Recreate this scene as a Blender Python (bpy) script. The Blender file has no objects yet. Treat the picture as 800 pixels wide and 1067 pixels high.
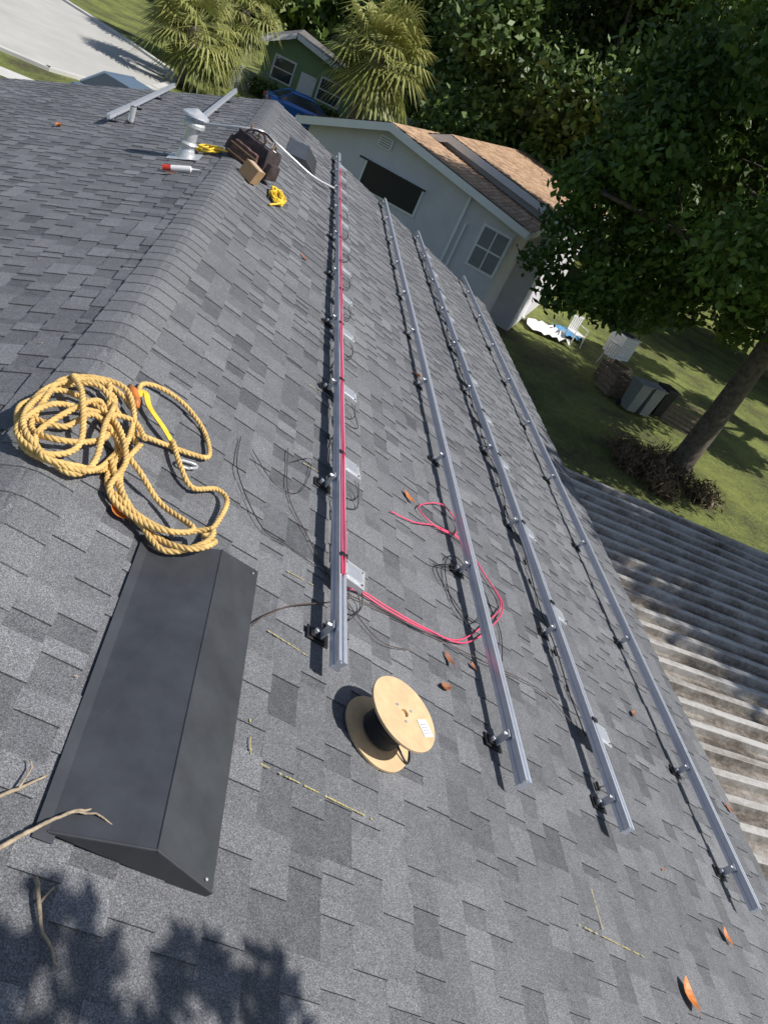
import bpy, math, random
import numpy as np
from mathutils import Vector as V, Matrix, noise as mnoise
random.seed(7)
S=bpy.context.scene
S.view_settings.view_transform='Standard'; S.view_settings.look='None'; S.view_settings.exposure=0
TH=math.radians(19.3); CT=math.cos(TH); ST=math.sin(TH)
GZ=-4.25
SUN=V((.599,-.187,.779)).normalized()

# ------------------------------------------------------------------ materials
def mat(name):
    m=bpy.data.materials.new(name); m.use_nodes=True
    nt=m.node_tree; return m,nt,nt.nodes['Principled BSDF']
def N(nt,t,**kw):
    n=nt.nodes.new(t)
    for k,v in kw.items():
        if k in n.inputs: n.inputs[k].default_value=v
        else: setattr(n,k,v)
    return n
def simple(name,col,rough=.6,metal=0,var=.15,scale=8,bump=0,bscale=60,spec=None):
    m,nt,b=mat(name)
    tc=N(nt,'ShaderNodeTexCoord'); no=N(nt,'ShaderNodeTexNoise',Scale=scale,Detail=6.0,Roughness=.6)
    nt.links.new(tc.outputs['Object'],no.inputs['Vector'])
    r=N(nt,'ShaderNodeValToRGB')
    r.color_ramp.elements[0].position=.3; r.color_ramp.elements[1].position=.7
    r.color_ramp.elements[0].color=(*[c*(1-var) for c in col],1)
    r.color_ramp.elements[1].color=(*[min(1,c*(1+var)) for c in col],1)
    nt.links.new(no.outputs['Fac'],r.inputs['Fac']); nt.links.new(r.outputs['Color'],b.inputs['Base Color'])
    b.inputs['Roughness'].default_value=rough; b.inputs['Metallic'].default_value=metal
    if spec is not None: b.inputs['Specular IOR Level'].default_value=spec
    if bump:
        n2=N(nt,'ShaderNodeTexNoise',Scale=bscale,Detail=4.0); nt.links.new(tc.outputs['Object'],n2.inputs['Vector'])
        bp=N(nt,'ShaderNodeBump',Strength=bump,Distance=.01); nt.links.new(n2.outputs['Fac'],bp.inputs['Height']); nt.links.new(bp.outputs['Normal'],b.inputs['Normal'])
    return m
def math_node(nt,op,a,b=None):
    n=N(nt,'ShaderNodeMath',operation=op)
    for i,x in enumerate((a,b)):
        if x is None: continue
        if isinstance(x,(int,float)): n.inputs[i].default_value=x
        else: nt.links.new(x,n.inputs[i])
    return n.outputs[0]
def shingle_mat(name,lo,hi,grain=260.0,g0=.45,g1=1.55):
    m,nt,b=mat(name)
    tc=N(nt,'ShaderNodeTexCoord'); at=N(nt,'ShaderNodeAttribute',attribute_name='tone')
    mix=N(nt,'ShaderNodeMix',data_type='RGBA'); mix.inputs['A'].default_value=(*lo,1); mix.inputs['B'].default_value=(*hi,1)
    big=N(nt,'ShaderNodeTexNoise',Scale=.9,Detail=6.0,Roughness=.6); nt.links.new(tc.outputs['Object'],big.inputs['Vector'])
    med=N(nt,'ShaderNodeTexNoise',Scale=28.0,Detail=4.0,Roughness=.6); nt.links.new(tc.outputs['Object'],med.inputs['Vector'])
    f=math_node(nt,'ADD',at.outputs['Fac'],math_node(nt,'MULTIPLY',math_node(nt,'SUBTRACT',big.outputs['Fac'],.5),.6))
    f=math_node(nt,'ADD',f,math_node(nt,'MULTIPLY',math_node(nt,'SUBTRACT',med.outputs['Fac'],.5),.6))
    nt.links.new(f,mix.inputs['Factor'])
    g=N(nt,'ShaderNodeTexNoise',Scale=grain,Detail=2.0,Roughness=.7); nt.links.new(tc.outputs['Object'],g.inputs['Vector'])
    g2=N(nt,'ShaderNodeTexVoronoi',Scale=grain*1.4); nt.links.new(tc.outputs['Object'],g2.inputs['Vector'])
    r=N(nt,'ShaderNodeMapRange'); r.inputs['From Min'].default_value=.3; r.inputs['From Max'].default_value=.7; r.inputs['To Min'].default_value=g0; r.inputs['To Max'].default_value=g1
    nt.links.new(g.outputs['Fac'],r.inputs['Value'])
    sep=N(nt,'ShaderNodeSeparateColor'); nt.links.new(g2.outputs['Color'],sep.inputs['Color'])
    r2=N(nt,'ShaderNodeMapRange'); r2.inputs['To Min'].default_value=.6; r2.inputs['To Max'].default_value=1.4
    nt.links.new(sep.outputs[0],r2.inputs['Value'])
    mul=math_node(nt,'MULTIPLY',r.outputs[0],r2.outputs[0])
    vm=N(nt,'ShaderNodeVectorMath',operation='SCALE'); nt.links.new(mix.outputs['Result'],vm.inputs[0]); nt.links.new(mul,vm.inputs['Scale'])
    nt.links.new(vm.outputs[0],b.inputs['Base Color'])
    b.inputs['Roughness'].default_value=.75; b.inputs['Specular IOR Level'].default_value=.5
    bp=N(nt,'ShaderNodeBump',Strength=.5,Distance=.003); nt.links.new(g.outputs['Fac'],bp.inputs['Height']); nt.links.new(bp.outputs['Normal'],b.inputs['Normal'])
    return m
def leaf_mat(name,lo,hi,trans=.35):
    m,nt,b=mat(name)
    at=N(nt,'ShaderNodeAttribute',attribute_name='tone')
    r=N(nt,'ShaderNodeValToRGB'); r.color_ramp.elements[0].color=(*lo,1); r.color_ramp.elements[1].color=(*hi,1)
    nt.links.new(at.outputs['Fac'],r.inputs['Fac']); nt.links.new(r.outputs['Color'],b.inputs['Base Color'])
    b.inputs['Roughness'].default_value=.5; b.inputs['Specular IOR Level'].default_value=.4
    if trans:
        t=N(nt,'ShaderNodeBsdfTranslucent'); nt.links.new(r.outputs['Color'],t.inputs['Color'])
        ms=N(nt,'ShaderNodeMixShader'); ms.inputs[0].default_value=trans
        nt.links.new(b.outputs[0],ms.inputs[1]); nt.links.new(t.outputs[0],ms.inputs[2])
        nt.links.new(ms.outputs[0],nt.nodes['Material Output'].inputs['Surface'])
    return m
def grass_mat():
    m,nt,b=mat('grass')
    tc=N(nt,'ShaderNodeTexCoord')
    a=N(nt,'ShaderNodeTexNoise',Scale=.45,Detail=7.0,Roughness=.7); c=N(nt,'ShaderNodeTexNoise',Scale=9.0,Detail=8.0,Roughness=.8)
    for x in (a,c): nt.links.new(tc.outputs['Object'],x.inputs['Vector'])
    s=math_node(nt,'ADD',math_node(nt,'MULTIPLY',a.outputs['Fac'],.55),math_node(nt,'MULTIPLY',c.outputs['Fac'],.45))
    r=N(nt,'ShaderNodeValToRGB'); e=r.color_ramp.elements
    e[0].position=.40; e[0].color=(.09,.07,.04,1); e[1].position=.60; e[1].color=(.30,.34,.08,1)
    x=e.new(.475); x.color=(.15,.175,.045,1)
    nt.links.new(s,r.inputs['Fac']); nt.links.new(r.outputs['Color'],b.inputs['Base Color'])
    b.inputs['Roughness'].default_value=.9
    bp=N(nt,'ShaderNodeBump',Strength=1.0,Distance=.12); nt.links.new(c.outputs['Fac'],bp.inputs['Height']); nt.links.new(bp.outputs['Normal'],b.inputs['Normal'])
    return m
def patio_mat():
    m,nt,b=mat('weathered_metal')
    tc=N(nt,'ShaderNodeTexCoord'); mp=N(nt,'ShaderNodeMapping'); mp.inputs['Scale'].default_value=(1.0,3,1)
    nt.links.new(tc.outputs['Object'],mp.inputs['Vector'])
    a=N(nt,'ShaderNodeTexNoise',Scale=1.6,Detail=9.0,Roughness=.7); nt.links.new(mp.outputs[0],a.inputs['Vector'])
    c=N(nt,'ShaderNodeTexNoise',Scale=22.0,Detail=8.0,Roughness=.8); nt.links.new(tc.outputs['Object'],c.inputs['Vector'])
    at=N(nt,'ShaderNodeAttribute',attribute_name='tone')
    s=math_node(nt,'ADD',math_node(nt,'MULTIPLY',a.outputs['Fac'],.65),math_node(nt,'MULTIPLY',c.outputs['Fac'],.35))
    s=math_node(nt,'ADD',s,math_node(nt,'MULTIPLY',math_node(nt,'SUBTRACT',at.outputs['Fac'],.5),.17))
    r=N(nt,'ShaderNodeValToRGB'); e=r.color_ramp.elements
    e[0].position=.38; e[0].color=(.07,.055,.04,1); e[1].position=.64; e[1].color=(.50,.485,.46,1)
    x=e.new(.48); x.color=(.25,.22,.19,1)
    nt.links.new(s,r.inputs['Fac']); nt.links.new(r.outputs['Color'],b.inputs['Base Color'])
    b.inputs['Roughness'].default_value=.55; b.inputs['Metallic'].default_value=.1
    return m
M={}
M['sh']=shingle_mat('charcoal_shingle',(.074,.077,.085),(.205,.209,.222))
M['cap']=shingle_mat('ridge_shingle',(.125,.129,.137),(.19,.195,.205))
M['tan']=shingle_mat('tan_shingle',(.32,.20,.12),(.56,.38,.24),40.0)
M['gshr']=shingle_mat('grey_shingle',(.12,.11,.1),(.2,.19,.18),40.0)
M['alu']=simple('aluminium',(.66,.69,.76),.3,.55,.06,30)
M['galv']=simple('galvanised',(.64,.65,.67),.36,.45,.15,25)
M['blackmetal']=simple('black_metal',(.025,.025,.028),.4,.3,.2)
M['ventm']=simple('painted_vent_metal',(.055,.059,.067),.42,.15,.22,7,.18,9)
M['rope']=simple('yellow_rope',(.70,.47,.17),.75,0,.25,30,.4,500)
M['yrope']=simple('bright_yellow_cord',(.8,.55,.05),.6,0,.15,30)
M['pink']=simple('pink_wire',(.80,.09,.18),.4,0,.05)
M['blk']=simple('black_cable',(.02,.02,.022),.45,0,.1)
M['brownw']=simple('brown_wire',(.09,.06,.045),.5,0,.1)
M['ply']=simple('plywood',(.66,.47,.27),.65,0,.14,14)
M['label']=simple('paper_label',(.8,.8,.8),.5,0,.02)
M['orange']=simple('orange_leaf',(.55,.18,.04),.5,0,.4,20)
M['brownleaf']=simple('brown_leaf',(.30,.11,.04),.6,0,.4,20)
M['bark']=simple('bark',(.11,.09,.07),.9,0,.45,9,1.0,14)
M['twig']=simple('twig_bark',(.38,.30,.21),.85,0,.3,40,.6,90)
M['chalk']=simple('yellow_chalk',(.38,.33,.15),.9,0,.4,90)
M['white']=simple('white_paint',(.78,.78,.78),.55,0,.04,3)
M['wallw']=simple('pale_stucco',(.60,.59,.62),.85,0,.07,2,.3,60)
M['green']=simple('green_paint',(.20,.30,.15),.7,0,.08,2)
M['dark']=simple('dark_opening',(.012,.012,.014),.5,0,.1)
M['conc']=simple('concrete',(.46,.45,.42),.85,0,.1,.6,.3,30)
M['kerb']=simple('kerb_concrete',(.56,.55,.52),.85,0,.1,1.5)
M['bin']=simple('grey_bin_plastic',(.25,.26,.26),.6,0,.1)
M['blue']=simple('blue_car_paint',(.04,.16,.48),.2,.2,.03)
M['greyc']=simple('grey_car_paint',(.16,.22,.30),.2,.3,.03)
M['rubber']=simple('rubber',(.02,.02,.02),.8,0,.1)
M['bag']=simple('bag_fabric',(.045,.032,.035),.8,0,.5,18,.5,80)
M['bagr']=simple('bag_brown_fabric',(.10,.055,.05),.8,0,.5,18,.5,80)
M['card']=simple('cardboard',(.38,.24,.13),.8,0,.15,10)
M['wood']=simple('weathered_wood',(.28,.21,.15),.85,0,.3,12,.4,30)
M['tarp']=simple('blue_tarp',(.12,.32,.55),.5,0,.15,4,.5,10)
M['red']=simple('red_plastic',(.6,.05,.03),.4,0,.05)
M['patio']=patio_mat(); M['grass']=grass_mat()
M['oak']=leaf_mat('oak_leaves',(.035,.07,.014),(.13,.22,.04),.3)
M['bgleaf']=leaf_mat('distant_leaves',(.035,.065,.018),(.17,.25,.05),0)
M['palmf']=leaf_mat('palm_fronds',(.16,.19,.04),(.42,.42,.14),.25)
M['brush']=leaf_mat('dry_brush',(.09,.06,.035),(.2,.14,.08),0)
M['glass']=simple('window_glass',(.05,.06,.07),.08,0,.05)
M['gglass']=simple('grey_blind_window',(.22,.23,.24),.3,0,.1)

# ------------------------------------------------------------------ mesh helper
class MB:
    def __init__(s): s.v=[];s.f=[];s.m=[];s.t=[];s.mats=[]
    def mi(s,k):
        if k not in s.mats: s.mats.append(k)
        return s.mats.index(k)
    def add(s,vs,fs,k,T=None,tone=.5):
        o=len(s.v); i=s.mi(k)
        for p in vs: s.v.append(tuple(T@V(p)) if T is not None else tuple(p))
        for n_,f in enumerate(fs): s.f.append([a+o for a in f]); s.m.append(i); s.t.append(tone[n_] if hasattr(tone,'__len__') else tone)
    def box(s,c,d,k,T=None,tone=.5,taper=1):
        x,y,z=[a/2 for a in d]; vs=[]
        for sz,tp in ((-1,1),(1,taper)):
            for sx,sy in ((-1,-1),(1,-1),(1,1),(-1,1)): vs.append((c[0]+sx*x*tp,c[1]+sy*y*tp,c[2]+sz*z))
        s.add(vs,[(3,2,1,0),(4,5,6,7),(0,1,5,4),(1,2,6,5),(2,3,7,6),(3,0,4,7)],k,T,tone)
    def cyl(s,c,r,h,k,T=None,n=24,r2=None,cap=True):
        r2=r if r2 is None else r2; vs=[]
        for z,rr in ((0,r),(h,r2)):
            for i in range(n):
                a=2*math.pi*i/n; vs.append((c[0]+rr*math.cos(a),c[1]+rr*math.sin(a),c[2]+z))
        fs=[(i,(i+1)%n,n+(i+1)%n,n+i) for i in range(n)]
        if cap: fs+= [tuple(range(n-1,-1,-1)),tuple(range(n,2*n))]
        s.add(vs,fs,k,T)
    def tube(s,pts,rad,k,n=8,T=None):
        pts=[V(p) for p in pts]; L=len(pts)
        if not hasattr(rad,'__len__'): rad=[rad]*L
        vs=[]; up=None
        for i,p in enumerate(pts):
            t=(pts[min(i+1,L-1)]-pts[max(i-1,0)]).normalized()
            if up is None:
                up=V((0,0,1)) if abs(t.z)<.9 else V((1,0,0))
            a=(up-t*up.dot(t)).normalized(); b=t.cross(a); up=a
            for j in range(n):
                w=2*math.pi*j/n; vs.append(p+(a*math.cos(w)+b*math.sin(w))*rad[i])
        fs=[]
        for i in range(L-1):
            for j in range(n):
                fs.append((i*n+j,i*n+(j+1)%n,(i+1)*n+(j+1)%n,(i+1)*n+j))
        fs.append(tuple(range(n-1,-1,-1))); fs.append(tuple((L-1)*n+j for j in range(n)))
        s.add(vs,fs,k,T)
    def obj(s,name,parent=None,smooth=False,bevel=0,sub=0):
        me=bpy.data.meshes.new(name); me.from_pydata(s.v,[],s.f)
        for k in s.mats: me.materials.append(M[k])
        me.polygons.foreach_set('material_index',s.m)
        a=me.attributes.new('tone','FLOAT','FACE'); a.data.foreach_set('value',s.t)
        if smooth: me.polygons.foreach_set('use_smooth',[True]*len(s.f))
        me.update()
        o=bpy.data.objects.new(name,me); S.collection.objects.link(o)
        if parent: o.parent=parent
        if bevel:
            b=o.modifiers.new('b','BEVEL'); b.width=bevel; b.segments=2; b.limit_method='ANGLE'
        return o
def empty(name,loc=(0,0,0)):
    o=bpy.data.objects.new(name,None); S.collection.objects.link(o); return o
def RP(u,v,e=0):
    if v>=0: return V((v*CT+e*ST,u,-v*ST+e*CT))
    return V((v*CT-e*ST,u,v*ST+e*CT))
def RM(u,v,e=0,yaw=0):
    sg=1 if v>=0 else -1
    R=Matrix(((CT,0,sg*ST),(0,1,0),(-sg*ST,0,CT))).to_4x4()
    return Matrix.Translation(RP(u,v,e))@R@Matrix.Rotation(yaw,4,'Z')
def spline(pts,step=.01,closed=False):
    P=[V(p) for p in pts]; out=[]
    for i in range(len(P)-1):
        a=P[max(i-1,0)];b=P[i];c=P[i+1];d=P[min(i+2,len(P)-1)]
        n=max(2,int((c-b).length/step))
        for j in range(n):
            t=j/n
            out.append(.5*((2*b)+(c-a)*t+(2*a-5*b+4*c-d)*t*t+(3*b-a-3*c+d)*t**3))
    out.append(P[-1]); return out

# ------------------------------------------------------------------ main house
house=empty('shingled_house')
Y0,Y1=-3.0,13.42; LR=4.9; LL=6.2; EX=.122
def slope(sign,L,name):
    mb=MB(); rows=int(L/EX)
    nn=V((sign*ST,0,CT)); dn=V((sign*CT,0,-ST))
    def P(u,v,e): return dn*v+nn*e+V((0,u,0))
    for r in range(rows+1):
        v1=L-r*EX; v0=max(v1-EX-.004,0.0)
        if v1<=0: break
        u=Y0-random.random()*.3; tooth=random.random()<.5; base=random.gauss(0,.05)
        while u<Y1:
            w=random.choice([.05,.08,.1,.13,.16,.2]) *random.uniform(.85,1.15)
            a=max(u,Y0); b=min(u+w,Y1); u+=w
            if b<=a: continue
            hi=.0125 if tooth else .006
            if tooth: tone=min(1,max(0,random.gauss(.58,.12)+base))
            else: tone=min(1,max(0,random.gauss(.37,.15)+base))
            e0=.0065 if tooth else .0005
            vv=v1+random.uniform(-.002,.002)
            q=[P(a,v0,e0),P(b,v0,e0),P(b,vv,hi),P(a,vv,hi),P(b,vv,-.004),P(a,vv,-.004),P(a,v0,-.004),P(b,v0,-.004)]
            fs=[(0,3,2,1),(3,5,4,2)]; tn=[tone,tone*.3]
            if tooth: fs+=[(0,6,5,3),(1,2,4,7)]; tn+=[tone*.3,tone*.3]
            if sign<0: fs=[tuple(reversed(f)) for f in fs]
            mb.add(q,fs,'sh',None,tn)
            if random.random()<.88: tooth=not tooth
    q=[P(Y0,0,-.006),P(Y1,0,-.006),P(Y1,L-.01,-.006),P(Y0,L-.01,-.006)]
    f=(0,3,2,1) if sign>0 else (0,1,2,3)
    mb.add(q,[f],'sh',None,.2)
    return mb.obj(name,house)
slope(1,LR,'roof_slope_east'); slope(-1,LL,'roof_slope_west')
# ridge caps
mb=MB(); u=Y0
while u<Y1-.05:
    b=min(u+.150,Y1+.01); tn=min(1,max(0,random.gauss(.5,.2)))
    vs=[];w=.145+random.uniform(-.004,.004)
    prof=[-w,-w*.5,-.02,.02,w*.5,w]
    for uu,e in ((u,.0195),(b,.0135)):
        for v in prof: vs.append(RP(uu,v,e-(.004 if abs(v)<.03 else 0)))
    for v in prof: vs.append(RP(u,v,.004))
    n=6; fs=[]
    for i in range(5): fs.append((i,i+1,n+i+1,n+i)); fs.append((2*n+i,2*n+i+1,i+1,i))
    vs+= [RP(b,prof[0],0.0),RP(b,prof[-1],0.0)]
    fs+= [(2*n,0,n,3*n),(5,2*n+5,3*n+1,n+5)]
    mb.add(vs,fs,'cap',None,tn); u+=.145
mb.obj('ridge_cap',house)
mb=MB()
xe=LR*CT; ze=-LR*ST
mb.box((xe+.004,(Y0+Y1)/2,ze-.03),(.006,Y1-Y0+.02,.05),'blackmetal')
mb.box((xe-.03,(Y0+Y1)/2,ze-.12),(.03,Y1-Y0,.16),'white')
mb.box((-LL*CT+.03,(Y0+Y1)/2,-LL*ST-.12),(.03,Y1-Y0,.16),'white')
for sg,L in ((1,LR),(-1,LL)):
    T=RM(Y1+.004,sg*L/2,-.02) ; mb.box((0,0,0),(L,.012,.05),'blackmetal',T)
    T=RM(Y1-.02,sg*L/2,-.13) ; mb.box((0,0,0),(L-.1,.03,.15),'white',T)
mb.obj('fascia_and_drip_edge',house)
mb=MB()
wx0,wx1=-LL*CT+.5,xe-.5
mb.box(((wx0+wx1)/2,(Y0+Y1)/2,(GZ-1.9-.45)/2-.1),(wx1-wx0,Y1-Y0-.8,-GZ-1.9-.35),'wallw')
yy=Y1-.41
for y in (yy,Y0+.41):
    mb.add([(wx0,y,-2.2),(wx1,y,-1.7),(0,y,-.12),(wx0,y,-2.1)],[(0,1,2,3)],'wallw')
mb.obj('walls',house)
mb=MB()
mb.box((wx1+.012,9.6,-2.7),(.03,1.2,1.0),'white'); mb.box((wx1+.03,9.6,-2.7),(.02,1.05,.85),'glass')
mb.obj('window',house)

# ------------------------------------------------------------------ corrugated patio roof
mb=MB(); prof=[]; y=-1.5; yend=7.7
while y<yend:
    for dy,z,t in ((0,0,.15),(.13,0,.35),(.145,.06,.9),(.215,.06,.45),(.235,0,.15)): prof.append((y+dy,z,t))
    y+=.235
x0,x1=xe-.25,xe+7.5; z0=ze-.20; sl=-.04
seg=14; vs=[];fs=[];tn=[]
for i in range(seg+1):
    x=x0+(x1-x0)*i/seg
    for yy_,z,_ in prof: vs.append((x,yy_,z0+sl*(x-x0)+z+.012*mnoise.noise(V((x*.8,yy_*1.5,0)))))
n=len(prof)
for i in range(seg):
    for j in range(n-1):
        if prof[j+1][0]-prof[j][0]<.001: continue
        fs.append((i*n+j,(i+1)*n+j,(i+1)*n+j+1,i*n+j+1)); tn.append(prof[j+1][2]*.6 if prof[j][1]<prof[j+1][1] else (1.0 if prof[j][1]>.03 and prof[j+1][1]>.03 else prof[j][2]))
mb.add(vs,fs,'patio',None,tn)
mb.box(((x0+x1)/2,prof[-1][0]+.015,z0+sl*(x1-x0)/2-.03),(x1-x0,.02,.09),'white',Matrix.Identity(4))
patio=empty('metal_patio_roof')
mb.obj('corrugated_sheets',patio)
mb=MB()
for yy_ in (-1.2,3.2,7.5): mb.box((x1-.2,yy_,(GZ+z0-.4)/2),(.09,.09,-GZ+z0-.3),'white')
mb.box((x1-.2,3.1,z0+sl*7-.13),(.06,9.2,.12),'white')
mb.obj('posts_and_beam',patio)

# ------------------------------------------------------------------ solar rails
def rail(u0,u1,v,feet,mis,side=1,wire=False):
    w,hh=.020,.055; b=.075
    pr=[(-w,0),(w,0),(w,.018),(w-.005,.02),(w-.005,.034),(w,.036),(w,hh),(.006,hh),(.006,hh-.01),(-.006,hh-.01),(-.006,hh),(-w,hh),(-w,.036),(-w+.005,.034),(-w+.005,.02),(-w,.018)]
    mb=MB(); vs=[];n=len(pr); ns=12
    for i in range(ns+1):
        u=u0+(u1-u0)*i/ns; dv=.003*math.sin(u*1.1+v*3)
        for x,z in pr: vs.append(RP(u,v+dv+x,b+z))
    fs=[]
    for i in range(ns):
        for j in range(n): fs.append((i*n+j,i*n+(j+1)%n,(i+1)*n+(j+1)%n,(i+1)*n+j))
    def capf(o):
        q=lambda *a:[o+x for x in a]
        return [q(0,1,2,3),q(0,3,14,15),q(3,4,13,14),q(4,5,12,13),q(5,6,7,8),q(5,8,9,12),q(12,9,10,11)]
    fs+=capf(0)+[list(reversed(f)) for f in capf(ns*n)]
    mb.add(vs,fs,'alu')
    root=mb.obj('solar_mounting_rail')
    fb=MB()
    for u in feet:
        T=RM(u,v,.012)
        fb.box((-.035,0,.004),(.105,.07,.007),'blackmetal',T)
        fb.box((-.042,0,.0125),(.065,.045,.009),'blackmetal',T)
        fb.box((-.026,0,.055),(.009,.04,.085),'galv',T)
        fb.cyl((-.055,0,.017),.011,.018,'galv',T,6)
        fb.cyl((0,0,0),.009,.022,'galv',T@Matrix.Translation((-.03,0,.082))@Matrix.Rotation(-math.pi/2,4,'Y'),6)
    if feet: fb.obj('l_feet',root,bevel=.0015)
    if mis:
        mm=MB()
        for u in mis:
            T=RM(u,v,.085,random.uniform(-.1,.1))
            mm.box((.085,0,.010),(.125,.13,.028),'galv',T)
            mm.box((.085,0,.026),(.085,.09,.006),'alu',T)
            mm.box((.03,0,.0265),(.03,.07,.005),'galv',T)
            for dx,dy in ((.035,.045),(.13,.045),(.13,-.045)): mm.cyl((dx,dy,.024),.006,.004,'blackmetal',T,8)
            mm.box((.0,.03,.052),(.038,.025,.008),'blackmetal',T)
            for s in (-1,1):
                p=[(.12,s*.06,.0),(.17,s*.11,-.03),(.14+random.uniform(-.04,.08),s*.20,-.066),(.07,s*random.uniform(.22,.3),-.068),(.03,s*.34,-.068)]
                mm.tube(spline([T@V(q) for q in p],.015),.0032,'blk',5)
                mm.tube([T@V((.03,s*.34,-.066)),T@V((.03,s*.34+.05,-.066))],.008,'blk',6)
            p=[(.145,0,.0),(.2,-.05,-.05),(.17,-.13,-.066),(.11,-.16,-.066)]
            mm.tube(spline([T@V(q) for q in p],.015),.0032,'blk',5)
        mm.obj('microinverters',root,bevel=.0015)
        cb=MB(); pts=[]; u=mis[0]
        while u<mis[-1]+.4: pts.append(RP(u,v+.03+.02*math.sin(u*5)+random.uniform(-.01,.01),.018+.02*abs(math.sin(u*3.3)))); u+=.15
        cb.tube(spline(pts,.04),.004,'blk',5); cb.obj('trunk_cable',root)
    if wire:
        cb=MB()
        for k in range(2):
            pts=[RP(u0+.5+i*.22,v+(-.006+.011*k)+random.uniform(-.004,.004),.132+.004*k+random.uniform(0,.003)) for i in range(int((u1-u0-1.6)/.22))]
            cb.tube(spline(pts,.05),.0042,'pink',6)
        cb.obj('pink_wire_run',root)
    return root
E=13.3
rail(1.90,E,1.222,[2.10,3.20,4.36,5.55,6.8,8.15,9.4,10.6,11.8,12.9],[2.5,3.39,4.33,5.35,6.17,6.99,7.85,8.8,9.7,10.6,11.5,12.4],wire=True)
rail(1.86,E,2.25,[2.11,3.33,4.6,5.9,7.1,8.3,9.5,10.7,11.9,13.0],[])
rail(1.955,E,3.04,[2.13,3.34,4.52,5.66,6.9,8.1,9.3,10.5,11.7,12.9],[2.57,3.53,4.44,5.46,6.31,7.2,8.1,9.1,10.,11.,12.])
rail(1.945,E,4.20,[2.18,2.85,4.02,5.25,6.4,7.6,8.8,10.,11.2,12.4],[])
rail(9.4,13.4,-1.58,[9.7,11.,12.3],[]); rail(9.85,13.4,-.63,[10.1,11.3,12.6],[])

# ------------------------------------------------------------------ box vents
def boxvent(u0,uL,uF,uR,v0=.44,v1=.67,v2=.875,eh=.1):
    mb=MB(); t=.014
    A=[(u0,v0,t),(u0,v1,eh),(u0,v2,t+.012)]; B=[(uL,v0,t),(uF,v1,eh),(uR,v2,t+.012)]
    n=8
    def panel(a0,a1,b0,b1,dent):
        vs=[];fs=[]
        for i in range(n+1):
            for j in range(5):
                s=i/n; w=j/4
                p=[(a0[k]*(1-w)+a1[k]*w)*(1-s)+(b0[k]*(1-w)+b1[k]*w)*s for k in range(3)]
                d=dent*mnoise.noise(V((s*2.5+u0,w*1.7,0)))*math.sin(math.pi*w)*math.sin(math.pi*s)
                vs.append(RP(p[0],p[1],p[2]+d))
        for i in range(n):
            for j in range(4): fs.append((i*5+j,i*5+j+1,(i+1)*5+j+1,(i+1)*5+j))
        mb.add(vs,fs,'ventm')
    panel(A[0],A[1],B[0],B[1],.012); panel(A[1],A[2],B[1],B[2],.004)
    for Q,s in ((A,1),(B,-1)):
        mb.add([RP(*Q[0]),RP(*Q[1]),RP(*Q[2]),RP(Q[2][0],v2-.01,.0)],[(0,1,2,3)],'ventm')
    mb.add([RP(u0,v2,t+.012),RP(uR,v2,t+.012),RP(uR,v2-.006,.004),RP(u0,v2-.006,.004)],[(0,1,2,3)],'blackmetal')
    mb.tube([RP(u0,v1,eh),RP(uF,v1,eh)],.003,'ventm',6)
    mb.tube([RP(u0+.004,v0,t),RP(u0+.004,v1,eh),RP(u0+.004,v2,t+.012)],.0035,'ventm',6)
    mb.add([RP(u0-.02,v0-.03,.0145),RP(uL+.03,v0-.03,.0145),RP(uL+.03,v0+.02,.0145),RP(u0-.02,v0+.02,.0145)],[(0,1,2,3)],'ventm')
    for uu in (u0+.02,uR-.05): mb.cyl((0,0,0),.004,.003,'galv',RM(uu,v2-.03,t+.026),8)
    return mb.obj('roof_box_vent')
boxvent(.98,2.06,2.13,2.24); boxvent(10.3,11.5,11.5,11.5)

# ------------------------------------------------------------------ cable reel
reel=empty('cable_reel'); T=RM(1.785,1.485,.013,.2)
for k,z in (('bottom_flange',0),('top_flange',.143)):
    mb=MB(); n=48; R0=.155; r0=.017; vs=[]
    for zz in (z,z+.011):
        for rr in (R0,r0):
            for i in range(n): a=2*math.pi*i/n; vs.append((rr*math.cos(a),rr*math.sin(a),zz))
    fs=[]
    for i in range(n):
        j=(i+1)%n
        fs+=[(i,j,2*n+j,2*n+i),(n+j,n+i,3*n+i,3*n+j),(2*n+i,2*n+j,3*n+j,3*n+i),(j,i,n+i,n+j)]
    mb.add(vs,fs,'ply',T); mb.obj(k,reel,bevel=.0015)
mb=MB(); mb.cyl((0,0,.0112),.05,.1315,'ply',T,32); mb.obj('drum',reel,True)
mb=MB(); pts=[]
turn=15
for layer,rr in enumerate((.058,.068,.078)):
    for i in range(turn*20+1):
        a=2*math.pi*i/20; zz=.018+.118*(i/(turn*20)) if layer%2==0 else .136-.118*(i/(turn*20))
        if layer==2 and zz>.07 and i%2: continue
        pts.append(T@V(((rr+random.uniform(-.002,.002))*math.cos(a),(rr)*math.sin(a),zz)))
mb.tube(pts,.0047,'blk',5)
mb.tube(spline([T@V((.07,-.05,.03)),T@V((.12,-.1,.015)),T@V((.17,-.02,.0)),T@V((.15,.1,.0)),T@V((.05,.2,.0))],.01),.0045,'blk',6)
mb.obj('wound_cable',reel,True)
mb=MB(); mb.box((.08,-.065,.1556),(.055,.07,.0012),'label',T@Matrix.Rotation(.3,4,'Z'))
for r_ in range(4): mb.box((.08,-.085+.012*r_,.1566),(.042,.003,.0008),'gglass',T@Matrix.Rotation(.3,4,'Z'))
for k in range(3):
    a=k*2.09+.4; mb.cyl((.04*math.cos(a),.04*math.sin(a),.154),.006,.004,'galv',T,10)
mb.obj('label_and_bolts',reel)

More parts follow.
